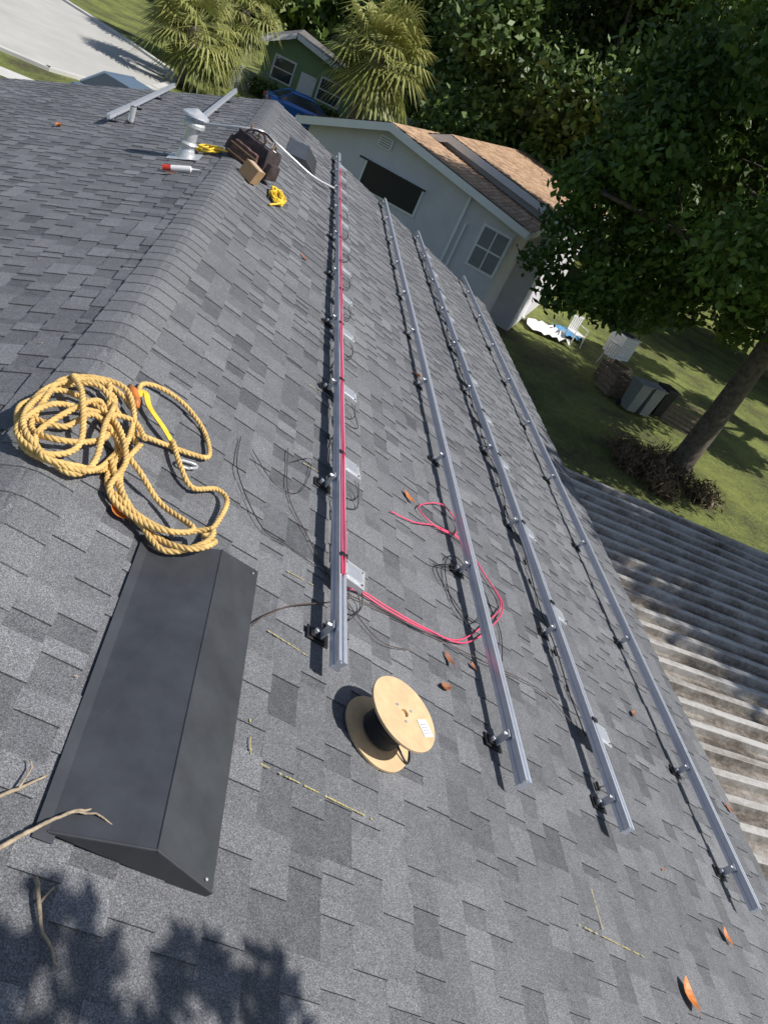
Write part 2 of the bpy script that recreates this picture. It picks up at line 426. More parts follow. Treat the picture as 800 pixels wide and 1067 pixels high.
# ------------------------------------------------------------------ ropes
def strands(name,pts,mk,R=.0056,r=.0064,pitch=.06,step=.009,parent=None):
    P=spline(pts,step); L=len(P); mb=MB(); fr=[]; up=V((0,0,1)); d=0
    for i,p in enumerate(P):
        t=(P[min(i+1,L-1)]-P[max(i-1,0)]).normalized()
        a=(up-t*up.dot(t)).normalized(); up=a; b=t.cross(a)
        if i: d+=(p-P[i-1]).length
        fr.append((p,a,b,d))
    for k in range(3):
        q=[p+(a*math.cos(2*math.pi*(d/pitch+k/3))+b*math.sin(2*math.pi*(d/pitch+k/3)))*R for p,a,b,d in fr]
        mb.tube(q,r,mk,6)
    return mb.obj(name,parent,True)
A=[(2.58,.15),(2.65,.03),(2.61,-.08),(2.47,-.13),(2.35,-.14),(2.16,-.05),(2.1,.04),(2.15,.15),(2.34,.2),(2.58,.22),(2.75,.13),(2.74,.01),(2.64,-.07),(2.44,-.07),(2.29,-.07),(2.21,0),(2.29,.1),(2.45,.15),(2.58,.07),(2.44,.01),(2.26,-.03),(2.1,0),(2.13,.1),(2.27,.2),(2.43,.19),(2.46,.07),(2.33,.01),(2.36,-.1),(2.55,-.09),(2.73,.02),(2.7,.18),(2.47,.22),(2.22,.22),(2.13,.3),(2.1,.4),(2.12,.50),(2.16,.60),(2.06,.58),(2.01,.48),(2.1,.36),(2.18,.27),(2.35,.25),(2.5,.27)]
A2=[(2.5,.27),(2.60,.2),(2.5,.06),(2.38,-.02),(2.2,-.08),(2.12,-.0),(2.24,.08),(2.5,.0),(2.68,-.03),(2.66,.1),(2.4,.12),(2.2,.15),(2.1,.09),(2.18,-.04),(2.4,-.10),(2.56,-.04),(2.5,.13),(2.32,.24),(2.15,.24),(2.08,.36),(2.06,.47),(2.14,.54),(2.25,.42),(2.3,.3),(2.4,.2),(2.56,.12),(2.7,.06)]
B=[(2.56,.23),(2.64,.37),(2.68,.48),(2.75,.55),(2.92,.50),(3.0,.38),(3.0,.26),(2.95,.18),(2.83,.18)]
C=[(2.66,.38),(2.53,.44),(2.47,.52),(2.56,.62),(2.5,.67),(2.33,.65),(2.24,.62),(2.1,.62),(2.02,.55),(2.05,.45),(2.12,.34),(2.2,.26),(2.3,.2)]
def lift(L,base=.027,amp=.016,f=2.1,ph=0):
    out=[]
    for i,(u,v) in enumerate(L):
        if v<0: v*=.85
        ex=.012 if abs(v)<.17 else 0
        on=.0
        if u<2.2 and v>.42: on=min(.1,(v-.42)*.45) if v<.67 else .1-(v-.67)*.4
        out.append(RP(u,v,base+ex+on+amp*(1+math.sin(i*f+ph))))
    return out
rope=empty('yellow_braided_rope')
strands('coil',lift(A),'rope',parent=rope)
strands('coil_inner',lift(A2,.038,.020,1.9,1.3),'rope',parent=rope)
strands('loop',lift([(2.5,.27)]+B,.027,.006,2,1),'rope',parent=rope)
strands('tail',lift(C,.03,.012,1.7,.5),'rope',parent=rope)
lan=empty('lanyard_with_snap_hook'); mb=MB()
P=spline([RP(2.80,.17,.035),RP(2.86,.20,.05),RP(2.78,.24,.05),RP(2.7,.33,.05),RP(2.64,.42,.03)],.01)
vs=[];fs=[]
for i,p in enumerate(P):
    t=(P[min(i+1,len(P)-1)]-P[max(0,i-1)]).normalized(); s=t.cross(V((ST,0,CT))).normalized()*.014
    vs+=[p-s,p+s]
for i in range(len(P)-1): fs.append((2*i,2*i+1,2*i+3,2*i+2))
mb.add(vs,fs,'yrope'); o=mb.obj('strap',lan); sd=o.modifiers.new('s','SOLIDIFY'); sd.thickness=.004
mb=MB(); T=RM(2.6,.475,.03,-.9)
pts=[T@V((.022*math.cos(a)*(1 if math.sin(a)<0 else .8),.05*math.sin(a),0)) for a in [2*math.pi*i/24 for i in range(25)]]
mb.tube(pts,.006,'galv',8); mb.obj('snap_hook',lan,True)
mb=MB(); T=RM(2.8,.17,.03,.5); mb.tube([T@V((0,-.06,0)),T@V((0,-.03,.008)),T@V((0,.03,.008)),T@V((0,.07,0))],[.012,.02,.02,.01],'orange',10); mb.obj('shock_pack',lan,True)

# ------------------------------------------------------------------ wires
def wire(name,pts,r,mk,e=.018,parent=None,jit=.0):
    P=[RP(u+random.uniform(-jit,jit),v+random.uniform(-jit,jit),e+random.uniform(0,.008)) for u,v in pts]
    mb=MB(); mb.tube(spline(P,.012),r,mk,6); return mb.obj(name,parent,True)
pk=empty('pink_wire')
PK=[(2.45,1.25),(2.52,1.40),(2.53,1.58),(2.57,1.84),(2.68,2.1),(3.0,2.38),(3.3,2.58),(3.5,2.49),(3.7,2.33),(3.66,2.1),(3.5,1.87),(3.43,1.68)]
wire('lead_1',PK,.0045,'pink',.022,pk)
wire('lead_2',[(u+.015*math.sin(i),v+.022*math.cos(i*1.3)+.012) for i,(u,v) in enumerate(PK[:10])]+[(3.68,2.2),(3.63,2.05),(3.71,1.93),(3.98,2.18),(3.88,2.32),(3.72,2.26)],.0045,'pink',.026,pk)
bw=empty('black_wire')
wire('lead_1',[(2.45,1.3),(2.51,1.58),(2.57,1.9),(2.63,2.26),(2.72,2.75),(2.61,3.04),(2.63,3.27)],.003,'brownw',.02,bw)
wire('lead_2',[(1.94,.88),(2.03,.93),(2.16,1.04),(2.3,1.2),(2.38,1.29)],.003,'brownw',.02,bw)
wire('lead_3',[(3.2,1.99),(3.32,2.25),(3.22,2.4),(2.91,2.25),(3.08,2.05),(3.24,2.04),(3.4,2.35),(3.14,2.46),(2.85,2.3),(2.95,2.1),(3.3,2.1),(3.45,2.25),(3.1,2.5),(2.75,2.45)],.003,'blk',.02,bw)
wire('lead_4',[(3.1,.68),(2.8,.7),(2.53,.86),(2.53,1.01),(2.51,1.23)],.0022,'blk',.018,bw)
wire('lead_5',[(3.3,.95),(2.9,.98),(2.7,1.1),(2.5,1.25),(2.3,1.5),(2.35,1.7)],.0022,'brownw',.018,bw)
wire('lead_6',[(3.05,.75),(2.9,.9),(3.0,1.05),(3.35,1.1),(3.2,.98)],.0018,'blk',.018,bw)

# ------------------------------------------------------------------ twigs, leaves, chalk
def twig(lines):
    mb=MB()
    for pts,r in lines:
        P=spline([RP(*p) for p in pts],.015)
        P=[p+V((random.uniform(-.002,.002),)*3) for p in P]
        mb.tube(P,[r*(1-.6*i/len(P))*(1+.25*random.random()) for i in range(len(P))],'twig',7)
    return mb.obj('fallen_twig',None,True)
twig([([(.84,.30,.03),(.95,.39,.035),(1.03,.47,.04),(1.07,.54,.03),(1.11,.60,.025)],.0055),([(1.03,.47,.04),(1.04,.52,.05),(1.02,.58,.06)],.003),([(1.07,.54,.03),(1.1,.56,.02),(1.14,.56,.02)],.003)])
twig([([(.98,.28,.03),(1.04,.34,.03),(1.1,.39,.025)],.005),([(1.04,.34,.03),(1.1,.35,.03),(1.12,.34,.03)],.003)])
twig([([(.88,.45,.02),(.83,.47,.025),(.78,.50,.02),(.73,.55,.018)],.005),([(.83,.47,.025),(.87,.49,.02)],.003)])
mb=MB()
def leaf(u,v,s,k,yaw,curl=.5):
    T=RM(u,v,.017,yaw); vs=[];fs=[]; n=7
    for i in range(n):
        t=i/(n-1); w=s*.28*math.sin(math.pi*min(1,t*.93+.05))**.8
        y=(t-.5)*s; z=curl*s*.35*(2*t-1)**2
        vs+=[(-w,y,z+curl*w*.6),(0,y,z),(w,y,z+curl*w*.6)]
    for i in range(n-1):
        a=3*i; fs+=[(a,a+1,a+4,a+3),(a+1,a+2,a+5,a+4)]
    mb.add(vs,fs,k,T)
    mb.tube([T@V((0,-s*.5,curl*s*.35)),T@V((.003,-s*.62,curl*s*.3)),T@V((.01,-s*.72,.0))],.0012,k,4)
for u,v,s,k,yw in [(2.1,.30,.075,'orange',1.2),(2.48,1.99,.08,'brownleaf',.5),(2.27,1.93,.075,'brownleaf',2.),(3.76,1.86,.1,'orange',.9),(3.17,3.88,.07,'brownleaf',2.5),(1.75,3.88,.085,'orange',.2),(1.33,3.24,.13,'orange',.1),(2.86,4.8,.09,'brownleaf',1.),(6.13,2.22,.1,'orange',2),(6.64,.89,.09,'brownleaf',1),(6.92,-.45,.09,'brownleaf',2),(9.05,-2.02,.15,'orange',.5),(2.55,2.18,.05,'brownleaf',.5),(1.95,3.45,.03,'brownleaf',1.9)]:
    leaf(u,v,s,k,yw)
for i in range(70):
    u=random.uniform(1,9); v=random.uniform(-2.5,4.7)
    if .9<u<2.3 and .4<v<.9: continue
    leaf(u,v,random.uniform(.007,.014),'twig',random.uniform(0,6),.2)
mb.obj('fallen_leaves')
mb=MB()
def chalk(a,b,w=.0035):
    n=max(2,int(math.dist(a,b)/.012))
    for i in range(n):
        if mnoise.noise(V((a[0]*7+i*.35,b[1]*5,0)))<-.2 or random.random()<.12: continue
        p=[a[k]+(b[k]-a[k])*i/n for k in (0,1)]; q=[a[k]+(b[k]-a[k])*(i+.9)/n for k in (0,1)]
        d=V((q[0]-p[0],q[1]-p[1])).normalized(); ww=w*random.uniform(.5,1.2); s=(-d.y*ww,d.x*ww); j=random.uniform(-.001,.001)
        mb.add([RP(p[0]-s[0],p[1]-s[1]+j,.014),RP(q[0]-s[0],q[1]-s[1]+j,.014),RP(q[0]+s[0],q[1]+s[1]+j,.014),RP(p[0]+s[0],p[1]+s[1]+j,.014)],[(3,2,1,0)],'chalk')
for a,b in [((1.56,.93),(1.42,.95)),((1.42,.95),(1.42,1.45)),((1.41,2.54),(1.41,2.98)),((1.62,2.71),(1.44,2.71)),((1.98,.96),(1.97,1.16)),((2.37,1.02),(2.39,1.16)),((4.24,1.03),(4.26,1.17)),((3.28,1.02),(3.31,1.16)),((5.5,1.05),(5.5,1.16))]: chalk(a,b)
mb.obj('chalk_marks')

# ------------------------------------------------------------------ vent pipe, small pipe, caulk tube
vp=empty('plumbing_vent_pipe'); mb=MB(); p=RP(7.79,-.48)
mb.box((0,0,.017),(.30,.32,.004),'galv',RM(7.79,-.48))
B0=Matrix.Translation(p)
mb.cyl((0,0,-.05),.10,.14,'galv',B0,24,.07); mb.cyl((0,0,.0),.062,.34,'galv',B0,24)
mb.cyl((0,0,.14),.085,.02,'galv',B0,24,.066)
mb.obj('flashing_and_pipe',vp,False,.001)
mb=MB(); mb.cyl((0,0,.30),.105,.03,'galv',B0,24); mb.cyl((0,0,.33),.105,.02,'galv',B0,24,.085)
for i in range(4):
    a=i*math.pi/2+.4; mb.box((.075*math.cos(a),.075*math.sin(a),.37),(.01,.01,.06),'galv',B0)
mb.cyl((0,0,.39),.125,.015,'galv',B0,24,.12); mb.cyl((0,0,.405),.12,.05,'galv',B0,24,.012)
mb.obj('rain_cap',vp)
mb=MB(); q=Matrix.Translation(RP(9.66,-1.42)); mb.cyl((0,0,-.03),.075,.07,'blk',q,20,.045); mb.cyl((0,0,0),.035,.2,'galv',q,20); mb.cyl((0,0,.2),.028,.003,'dark',q,20); mb.obj('small_vent_pipe')
mb=MB(); a=RP(7.05,-.54,.04); b=RP(7.05,-.30,.04); c=RP(7.05,-.22,.04)
mb.tube([a,a+(b-a)*.3],.025,'red',14); mb.tube([a+(b-a)*.3,b],.0255,'label',14); mb.tube([b,b+(c-b)*.15,c],[.02,.008,.003],'label',10); mb.obj('caulk_tube')
mb=MB(); mb.tube(spline([RP(9.98,-.77,.05),RP(9.8,-.45,.05),RP(9.69,-.15,.06),RP(9.72,.05,.08),RP(9.94,.24,.06),RP(10.02,.5,.05),RP(10.1,.84,.05),RP(10.33,1.15,.09)],.03),.014,'galv',10); mb.obj('metal_conduit',None,True)

# ------------------------------------------------------------------ tool bag, box, cord
bag=empty('tool_bag'); T=Matrix.Translation(RP(8.02,.12,.0))@Matrix.Rotation(math.radians(9),4,'Y')@Matrix.Rotation(-.55,4,'Z')
def soft(c,d,k,name,amp=.02,par=bag,bev=.03):
    g=MB(); n=6
    for ax in range(3):
        for sg in (-1,1):
            vs=[];fs=[]
            for i in range(n+1):
                for j in range(n+1):
                    q=[0,0,0]; q[ax]=sg; q[(ax+1)%3]=(2*i/n-1); q[(ax+2)%3]=(2*j/n-1)
                    L_=math.sqrt(sum(a*a for a in q)); rd=[a*(.78+.22*1.2/L_) for a in q]
                    p_=V((c[0]+rd[0]*d[0]/2,c[1]+rd[1]*d[1]/2,c[2]+rd[2]*d[2]/2))
                    tp=1-.14*(rd[2]+1)/2; p_.x=c[0]+(p_.x-c[0])*tp; p_.y=c[1]+(p_.y-c[1])*tp
                    p_+=mnoise.noise_vector(p_*14)*amp
                    vs.append(p_)
            for i in range(n):
                for j in range(n):
                    f=(i*(n+1)+j,(i+1)*(n+1)+j,(i+1)*(n+1)+j+1,i*(n+1)+j+1)
                    fs.append(f if sg>0 else tuple(reversed(f)))
            g.add(vs,fs,k,T)
    return g.obj(name,par,True)
soft((0,0,.14),(.48,.29,.27),'bag','body')
soft((0,-.15,.10),(.34,.07,.16),'bagr','front_pocket',.012); soft((.245,0,.10),(.07,.2,.15),'bag','end_pocket',.012); soft((-.245,0,.10),(.07,.2,.15),'bagr','end_pocket',.012); soft((0,.15,.1),(.3,.06,.15),'bag','back_pocket',.012)
mb=MB()
for s in (-1,1): mb.tube(spline([T@V(q) for q in [(-.12,s*.11,.2),(-.11,s*.10,.30),(-.04,s*.05,.345),(.04,s*.05,.345),(.11,s*.10,.30),(.12,s*.11,.2)]],.015),.011,'bag',8)
mb.tube([T@V((-.2,0,.277)),T@V((.2,0,.277))],.006,'galv',6); mb.obj('handles',bag,True)
mb=MB()
for i in range(7):
    x=-.17+.055*i; mb.cyl((x,random.uniform(-.05,.05),.2),.010,.11+random.random()*.05,random.choice(['card','blk','galv','card']),T@Matrix.Rotation(random.uniform(-.15,.15),4,'X'),8)
for z in (.06,.14): mb.box((0,-.19,z),(.34,.006,.012),'card',T)
mb.obj('tools_and_trim',bag)
T=RM(7.50,.16,.022,-.5); mb=MB(); mb.box((0,0,.07),(.16,.14,.14),'card',T); mb.box((0,0,.1415),(.155,.02,.002),'label',T); mb.obj('cardboard_box',None,False,.003)
def coil(name,cu,cv,ru,rv,turns,mk,r,tail):
    P=[]; n=turns*9
    for i in range(n): 
        a=2*math.pi*i/9.; k=.75+.25*math.sin(i*1.7)
        P.append(RP(cu+ru*k*math.sin(a),cv+rv*k*math.cos(a),.025+.04*i/n))
    P+=[RP(*t) for t in tail]
    mb=MB(); mb.tube(spline(P,.02),r,mk,7); return mb.obj(name,None,True)
coil('yellow_cord',8.15,-.30,.16,.13,4,'yrope',.010,[(7.95,-.05,.05),(7.9,.05,.05)])
coil('yellow_cord',7.72,.48,.26,.09,6,'yrope',.010,[(7.3,.44,.02)])

# ------------------------------------------------------------------ ground, street
mb=MB(); mb.add([(-300,-200,GZ),(300,-200,GZ),(300,500,GZ),(-300,500,GZ)],[(0,1,2,3)],'grass'); mb.obj('ground')
def polyst(name,pts,z,k,kerb=None):
    mb=MB(); mb.add([(x,y,GZ+z) for x,y in pts],[tuple(range(len(pts)))],k); o=mb.obj(name)
    if o.data.polygons[0].normal.z<0: o.data.flip_normals()
    return o
ST1=[(-60,79),(-30,61),(-13.5,50),(-9.5,46.5),(-6.3,43),(-5.4,40),(-5.6,36),(-6.6,32.2),(-8.2,30.6),(-11,30.2),(-16,31.5),(-60,42)]
polyst('street',ST1,.012,'conc')
mb=MB()
for i in range(len(ST1)-1):
    a=V((*ST1[i],0));b=V((*ST1[i+1],0)); d=(b-a); L=d.length; an=math.atan2(d.y,d.x)
    mb.box((L/2,0,.06),(L+.1,.3,.12),'kerb',Matrix.Translation((a.x,a.y,GZ))@Matrix.Rotation(an,4,'Z'))
mb.obj('kerb')
polyst('sidewalk',[(-40,35),(-16,28.9),(-10,27.7),(-6,28.4),(-5.8,27.3),(-10,26.4),(-16,27.6),(-40,33.5)],.02,'kerb')
polyst('driveway',[(-1.8,30),(1.0,30),(1.5,52),(-1.0,52)],.02,'conc')

# ------------------------------------------------------------------ neighbour house (white, tan roof)
nh=empty('white_house')
Bp=V((2.67,22,-.24)); Cp=V((6.9,19.97,-.98)); Ap=V((.3,23.13,-1.2)); dr=V((.43,.9,0)).normalized()
dirw=(Cp-Bp); dirw.z=0; dirw.normalize(); nf=V((dirw.y,-dirw.x,0))*1
if nf.y>0: nf=-nf
def wallpt(base,z): return V((base.x,base.y,z))
ov=.35
mb=MB()
bi=-nf*ov
a=Ap+bi+dirw*.3;b=Bp+bi+V((0,0,-.1));c=Cp+bi-dirw*.35
mb.add([wallpt(a,GZ),wallpt(c,GZ),wallpt(c,c.z-.04),b,wallpt(a,a.z-.02)],[(0,1,2,3,4)],'wallw')
c2=c+dr*9;a2=a+dr*9
mb.add([wallpt(c,GZ),wallpt(c2,GZ),wallpt(c2,c.z-.04),wallpt(c,c.z-.04)],[(0,1,2,3)],'wallw')
mb.add([wallpt(a2,GZ),wallpt(a,GZ),wallpt(a,a.z),wallpt(a2,a.z)],[(0,1,2,3)],'wallw')
mb.add([wallpt(c2,GZ),wallpt(a2,GZ),wallpt(a2,a.z),wallpt(c2,c.z)],[(0,1,2,3)],'wallw')
mb.obj('walls',nh)
def tanroof(P,Q,depth,mk,name,parent,rowdir=None,ex=.16):
    mb=MB(); L=(Q-P).length; d=(Q-P).normalized(); n=d.cross(dr); 
    if n.z<0: n=-n
    r=0
    while r*ex<L:
        s=-random.random()*.3; 
        while s<depth:
            w=random.uniform(.2,.4); a=max(0,s); bb=min(depth,s+w); s+=w
            if bb<=a: continue
            p0=P+d*(r*ex); p1=P+d*min(L,(r+1)*ex)
            t=random.random()
            mb.add([p0+dr*a+n*.01,p0+dr*bb+n*.01,p1+dr*bb+n*.022,p1+dr*a+n*.022,p1+dr*a-n*.02,p1+dr*bb-n*.02],[(0,1,2,3),(3,2,5,4)],mk,None,t)
        r+=1
    return mb.obj(name,parent)
tanroof(Bp,Cp,9,'tan','roof_east',nh); tanroof(Bp,Ap,9,'tan','roof_west',nh)
def beam(p,q,w,h,k,off=0):
    d=q-p; x=d.normalized(); y=V((0,0,1)).cross(x).normalized(); z=x.cross(y)
    T=Matrix.Translation((p+q)/2)@Matrix((x,y,z)).transposed().to_4x4()
    mb.box((0,0,off),(d.length,w,h),k,T)
mb=MB()
beam(Ap,Bp,.05,.2,'white',-.11); beam(Bp,Cp,.05,.2,'white',-.11); beam(Cp,Cp+dr*9,.05,.18,'white',-.11); beam(Ap,Ap+dr*9,.05,.18,'white',-.11)
mb.obj('fascia',nh)
mb=MB()
def onwall(s,z,w,h,k,d=.02):
    p=b+dirw*s; p=V((p.x,p.y,z))+nf*d
    x=dirw; y=-nf; T=Matrix.Translation(p)@Matrix((x,y,V((0,0,1)))).transposed().to_4x4()
    mb.box((0,0,0),(w,.04,h),k,T)
onwall(-.05,-.78,.42,.28,'white',.03); 
for i in range(4): onwall(-.05,-.875+.06*i,.34,.022,'gglass',.052)
mb.obj('gable_vent',nh)
mb=MB(); onwall(3.85,-1.95,.9,1.2,'white',.02); onwall(3.85,-1.95,.76,1.06,'gglass',.035); onwall(3.85,-1.95,.76,.045,'white',.05); onwall(3.85,-1.95,.035,1.06,'white',.051)
onwall(.55,-1.75,1.9,.8,'white',.02); onwall(.55,-1.75,1.78,.68,'dark',.035)
mb.obj('windows',nh)
mb=MB(); onwall(.55,-1.35,2.1,.05,'blackmetal',.3); onwall(2.75,-2.6,.08,3.3,'white',.05); onwall(2.95,-2.9,.06,2.6,'white',.05)
mb.obj('awning_and_downspout',nh)
w2=V((4.58,24.0,.0)); f2=V((8.7,22.1,-.62)); g2=V((3.4,24.55,-.55))
tanroof(w2,f2,12,'tan','wing_roof_east',nh); tanroof(w2,g2,12,'tan','wing_roof_west',nh)
mb=MB(); beam(w2,f2,.05,.2,'white',-.11); beam(g2,w2,.05,.2,'white',-.11); beam(f2,f2+dr*12,.05,.18,'white',-.11); mb.obj('wing_fascia',nh)
mb=MB(); i2=dr*.3
q=f2+i2-dirw*.3
mb.add([wallpt(g2+i2,GZ),wallpt(q,GZ),wallpt(q,f2.z-.03),w2+i2+V((0,0,-.06)),wallpt(g2+i2,g2.z)],[(0,1,2,3,4)],'wallw')
mb.add([wallpt(q,GZ),wallpt(q+dr*11,GZ),wallpt(q+dr*11,f2.z-.06),wallpt(q,f2.z-.06)],[(0,1,2,3)],'wallw')
mb.obj('wing_walls',nh)

# ------------------------------------------------------------------ green bungalow
gh=empty('green_bungalow'); mb=MB()
gx0,gx1,gy,gzt=-2.6,3.2,50,-1.35
mb.box(((gx0+gx1)/2,gy+4,(GZ+gzt)/2),(gx1-gx0,8,gzt-GZ),'green')
mb.add([(gx0,gy,gzt),(gx1,gy,gzt),(-1.2,gy,-.62)],[(0,1,2)],'green'); mb.obj('walls',gh)
mb=MB()
for a_,b_ in (((-1.2,-.5),(gx0-.5,-1.5)),((-1.2,-.5),(gx1+.4,-1.5))):
    mb.add([(a_[0],gy-.5,a_[1]),(b_[0],gy-.5,b_[1]),(b_[0],gy+8.5,b_[1]),(a_[0],gy+8.5,a_[1])],[(0,1,2,3)],'gshr')
    beam(V((a_[0],gy-.52,a_[1]-.12)),V((b_[0],gy-.52,b_[1]-.12)),.06,.26,'white')
mb.obj('roof',gh)
mb=MB()
for x,w in ((-1.4,1.1),(1.5,1.3)):
    mb.box((x,gy-.02,-2.55),(w+.2,.06,1.3),'white'); mb.box((x,gy-.05,-2.55),(w,.06,1.1),'glass'); mb.box((x,gy-.09,-2.55),(w,.03,.06),'white')
mb.box((.1,gy-.02,-3.2),(.95,.06,2.05),'white'); mb.obj('windows_and_door',gh)

# ------------------------------------------------------------------ cars
def car(x,y,yaw,col):
    T=Matrix.Translation((x,y,GZ+.02))@Matrix.Rotation(yaw,4,'Z')
    root=empty('parked_car')
    secs=[(-2.2,.45,.75,.70),(-2.1,.3,.95,.84),(-1.3,.25,1.02,.9),(-.4,.25,1.0,.9),(.9,.25,1.0,.9),(1.7,.27,.92,.86),(2.15,.35,.78,.75),(2.25,.45,.65,.65)]
    mb=MB(); vs=[];n=8
    for xx,z0_,z1_,w in secs:
        for yy_,zz in ((-w*.9,z0_),(-w,z0_+.15),(-w,z1_-.15),(-w*.88,z1_),(w*.88,z1_),(w,z1_-.15),(w,z0_+.15),(w*.9,z0_)): vs.append((xx,yy_,zz))
    fs=[(i*n+j,i*n+(j+1)%n,(i+1)*n+(j+1)%n,(i+1)*n+j) for i in range(len(secs)-1) for j in range(n)]
    fs+=[tuple(range(n-1,-1,-1)),tuple((len(secs)-1)*n+j for j in range(n))]
    mb.add(vs,fs,col,T); mb.obj('body',root,True,.02)
    mb=MB(); cs=[(-1.75,1.0,.78),(-1.1,1.42,.62),(.1,1.46,.62),(1.05,.98,.78)]
    vs=[]
    for xx,zz,w in cs: vs+=[(xx,-w,zz),(xx,w,zz)]
    vs+=[(-1.75,-.82,.95),(-1.75,.82,.95),(1.05,-.82,.95),(1.05,.82,.95)]
    mb.add(vs,[(0,1,3,2),(4,5,7,6),(0,2,4,6,10,8),(1,9,11,7,5,3)],'glass',T); mb.add(vs,[(2,3,5,4)],col,T)
    for s in (-1,1): mb.tube([T@V((-1.75,s*.79,1.0)),T@V((-1.1,s*.63,1.43)),T@V((.1,s*.63,1.47)),T@V((1.05,s*.79,.99))],.035,col,6)
    mb.obj('cabin',root)
    mb=MB()
    for xx in (-1.4,1.4):
        for s in (-1,1):
            W=T@Matrix.Translation((xx,s*.93,.33))@Matrix.Rotation(math.pi/2,4,'X'); mb.cyl((0,0,-.1),.33,.2,'rubber',W,20); mb.cyl((0,0,-.11),.19,.22,'galv',W,14)
    mb.obj('wheels',root)
    mb=MB(); 
    for s in (-1,1): mb.box((2.2,s*.6,.65),(.08,.3,.14),'label',T); mb.box((-2.2,s*.6,.75),(.06,.25,.14),'red',T)
    mb.obj('lamps',root)
car(.55,44.5,.25,'blue'); car(-4.3,26.8,1.0,'greyc')

# ------------------------------------------------------------------ chain link fence
mb=MB(); fa=V((-4.2,46,GZ)); fb_=V((-.9,51.5,GZ)); nfp=5
for i in range(nfp):
    p=fa.lerp(fb_,i/(nfp-1)); mb.tube([p,p+V((0,0,1.25))],.03,'galv',6)
mb.tube([fa+V((0,0,1.22)),fb_+V((0,0,1.22))],.022,'galv',6)
Lf=(fb_-fa).length; dfa=(fb_-fa).normalized(); s=0
while s<Lf-1.2:
    mb.tube([fa+dfa*s,fa+dfa*(s+1.2)+V((0,0,1.2))],.006,'galv',3); mb.tube([fa+dfa*(s+1.2),fa+dfa*s+V((0,0,1.2))],.006,'galv',3); s+=.14
mb.obj('chain_link_fence')

# ------------------------------------------------------------------ trees
rng=np.random.default_rng(5)
def foliage(name,blobs,n,size,mk,parent=None,aspect=.55,shell=.5,up=.5):
    C=np.array([b[0] for b in blobs]); R=np.array([b[1] for b in blobs]); w=R**2; w=w/w.sum()
    idx=rng.choice(len(blobs),n,p=w)
    d=rng.normal(size=(n,3)); d/=np.linalg.norm(d,axis=1)[:,None]; d[:,2]*=.8
    rad=(shell+(1-shell)*rng.random(n)**.7)*R[idx]*(1+.18*rng.normal(size=n))
    P=C[idx]+d*rad[:,None]
    nv=rng.normal(size=(n,3)); nv[:,2]+=up; nv+=d*.5; nv/=np.linalg.norm(nv,axis=1)[:,None]
    t=rng.normal(size=(n,3)); t-=nv*(t*nv).sum(1)[:,None]; t/=np.linalg.norm(t,axis=1)[:,None]
    b=np.cross(nv,t); s=size*(.6+.8*rng.random(n))[:,None]
    q=np.stack([P-t*s,P+b*s*aspect-t*s*.1,P+t*s,P-b*s*aspect-t*s*.1],1).reshape(-1,3)
    me=bpy.data.meshes.new(name); me.vertices.add(4*n); me.vertices.foreach_set('co',q.ravel())
    me.loops.add(4*n); me.loops.foreach_set('vertex_index',np.arange(4*n,dtype=np.int32))
    me.polygons.add(n); me.polygons.foreach_set('loop_start',np.arange(0,4*n,4,dtype=np.int32)); me.polygons.foreach_set('loop_total',np.full(n,4,dtype=np.int32))
    me.update(calc_edges=True)
    bt=rng.random(len(blobs)); tone=np.clip(.25+.5*bt[idx]+.25*rng.normal(size=n)*.6,0,1)
    a=me.attributes.new('tone','FLOAT','FACE'); a.data.foreach_set('value',tone.astype(np.float32))
    me.materials.append(M[mk]); me.validate()
    o=bpy.data.objects.new(name,me); S.collection.objects.link(o)
    if parent: o.parent=parent
    return o
def crown(c,r,nb,br,zmin=None,seed=1):
    g_=np.random.default_rng(seed); out=[]
    while len(out)<nb:
        d=g_.normal(size=3); d/=np.linalg.norm(d); k=.55+.45*g_.random()
        p=np.array(c)+d*np.array(r)*k
        if zmin is not None and p[2]<zmin: continue
        out.append((p,br*(.6+.8*g_.random())))
    return out
def tree(name,base,blobs,tr,n,size,mk,fork=3.2,limbs=9,lean=(0,0)):
    mb=MB(); b0=V(base)
    top=V((b0.x+lean[0],b0.y+lean[1],b0.z+fork))
    P=spline([b0-V((0,0,.1)),b0+V((.03,0,.4)),b0.lerp(top,.5)+V((.08,.05,0)),top],.4)
    L=len(P); mb.tube(P,[tr*(1.35-.25*min(1,i/2)-.35*i/L) for i in range(L)],'bark',12)
    sel=random.sample(range(len(blobs)),min(limbs,len(blobs)))
    for i in sel:
        e=V(blobs[i][0]); m=top.lerp(e,.5)+V((random.uniform(-.4,.4),random.uniform(-.4,.4),random.uniform(0,.6)))
        Q=spline([top-V((0,0,.3)),top.lerp(m,.4)+V((0,0,.3)),m,e],.5); K=len(Q)
        mb.tube(Q,[max(.03,tr*.5*(1-.85*j/K)) for j in range(K)],'bark',7)
        for _ in range(3):
            j=random.randint(K//3,K-1); o_=Q[j]+V((random.uniform(-1.5,1.5),random.uniform(-1.5,1.5),random.uniform(-.3,1.3)))
            mb.tube([Q[j],Q[j].lerp(o_,.5)+V((0,0,.1)),o_],[tr*.12,tr*.08,.015],'bark',5)
    root=mb.obj(name,None,True); foliage('foliage',blobs,n,size,mk,root)
    return root
bl=crown((12.6,16.8,4.2),(6.0,5.4,5.0),75,1.3,-.3,3)
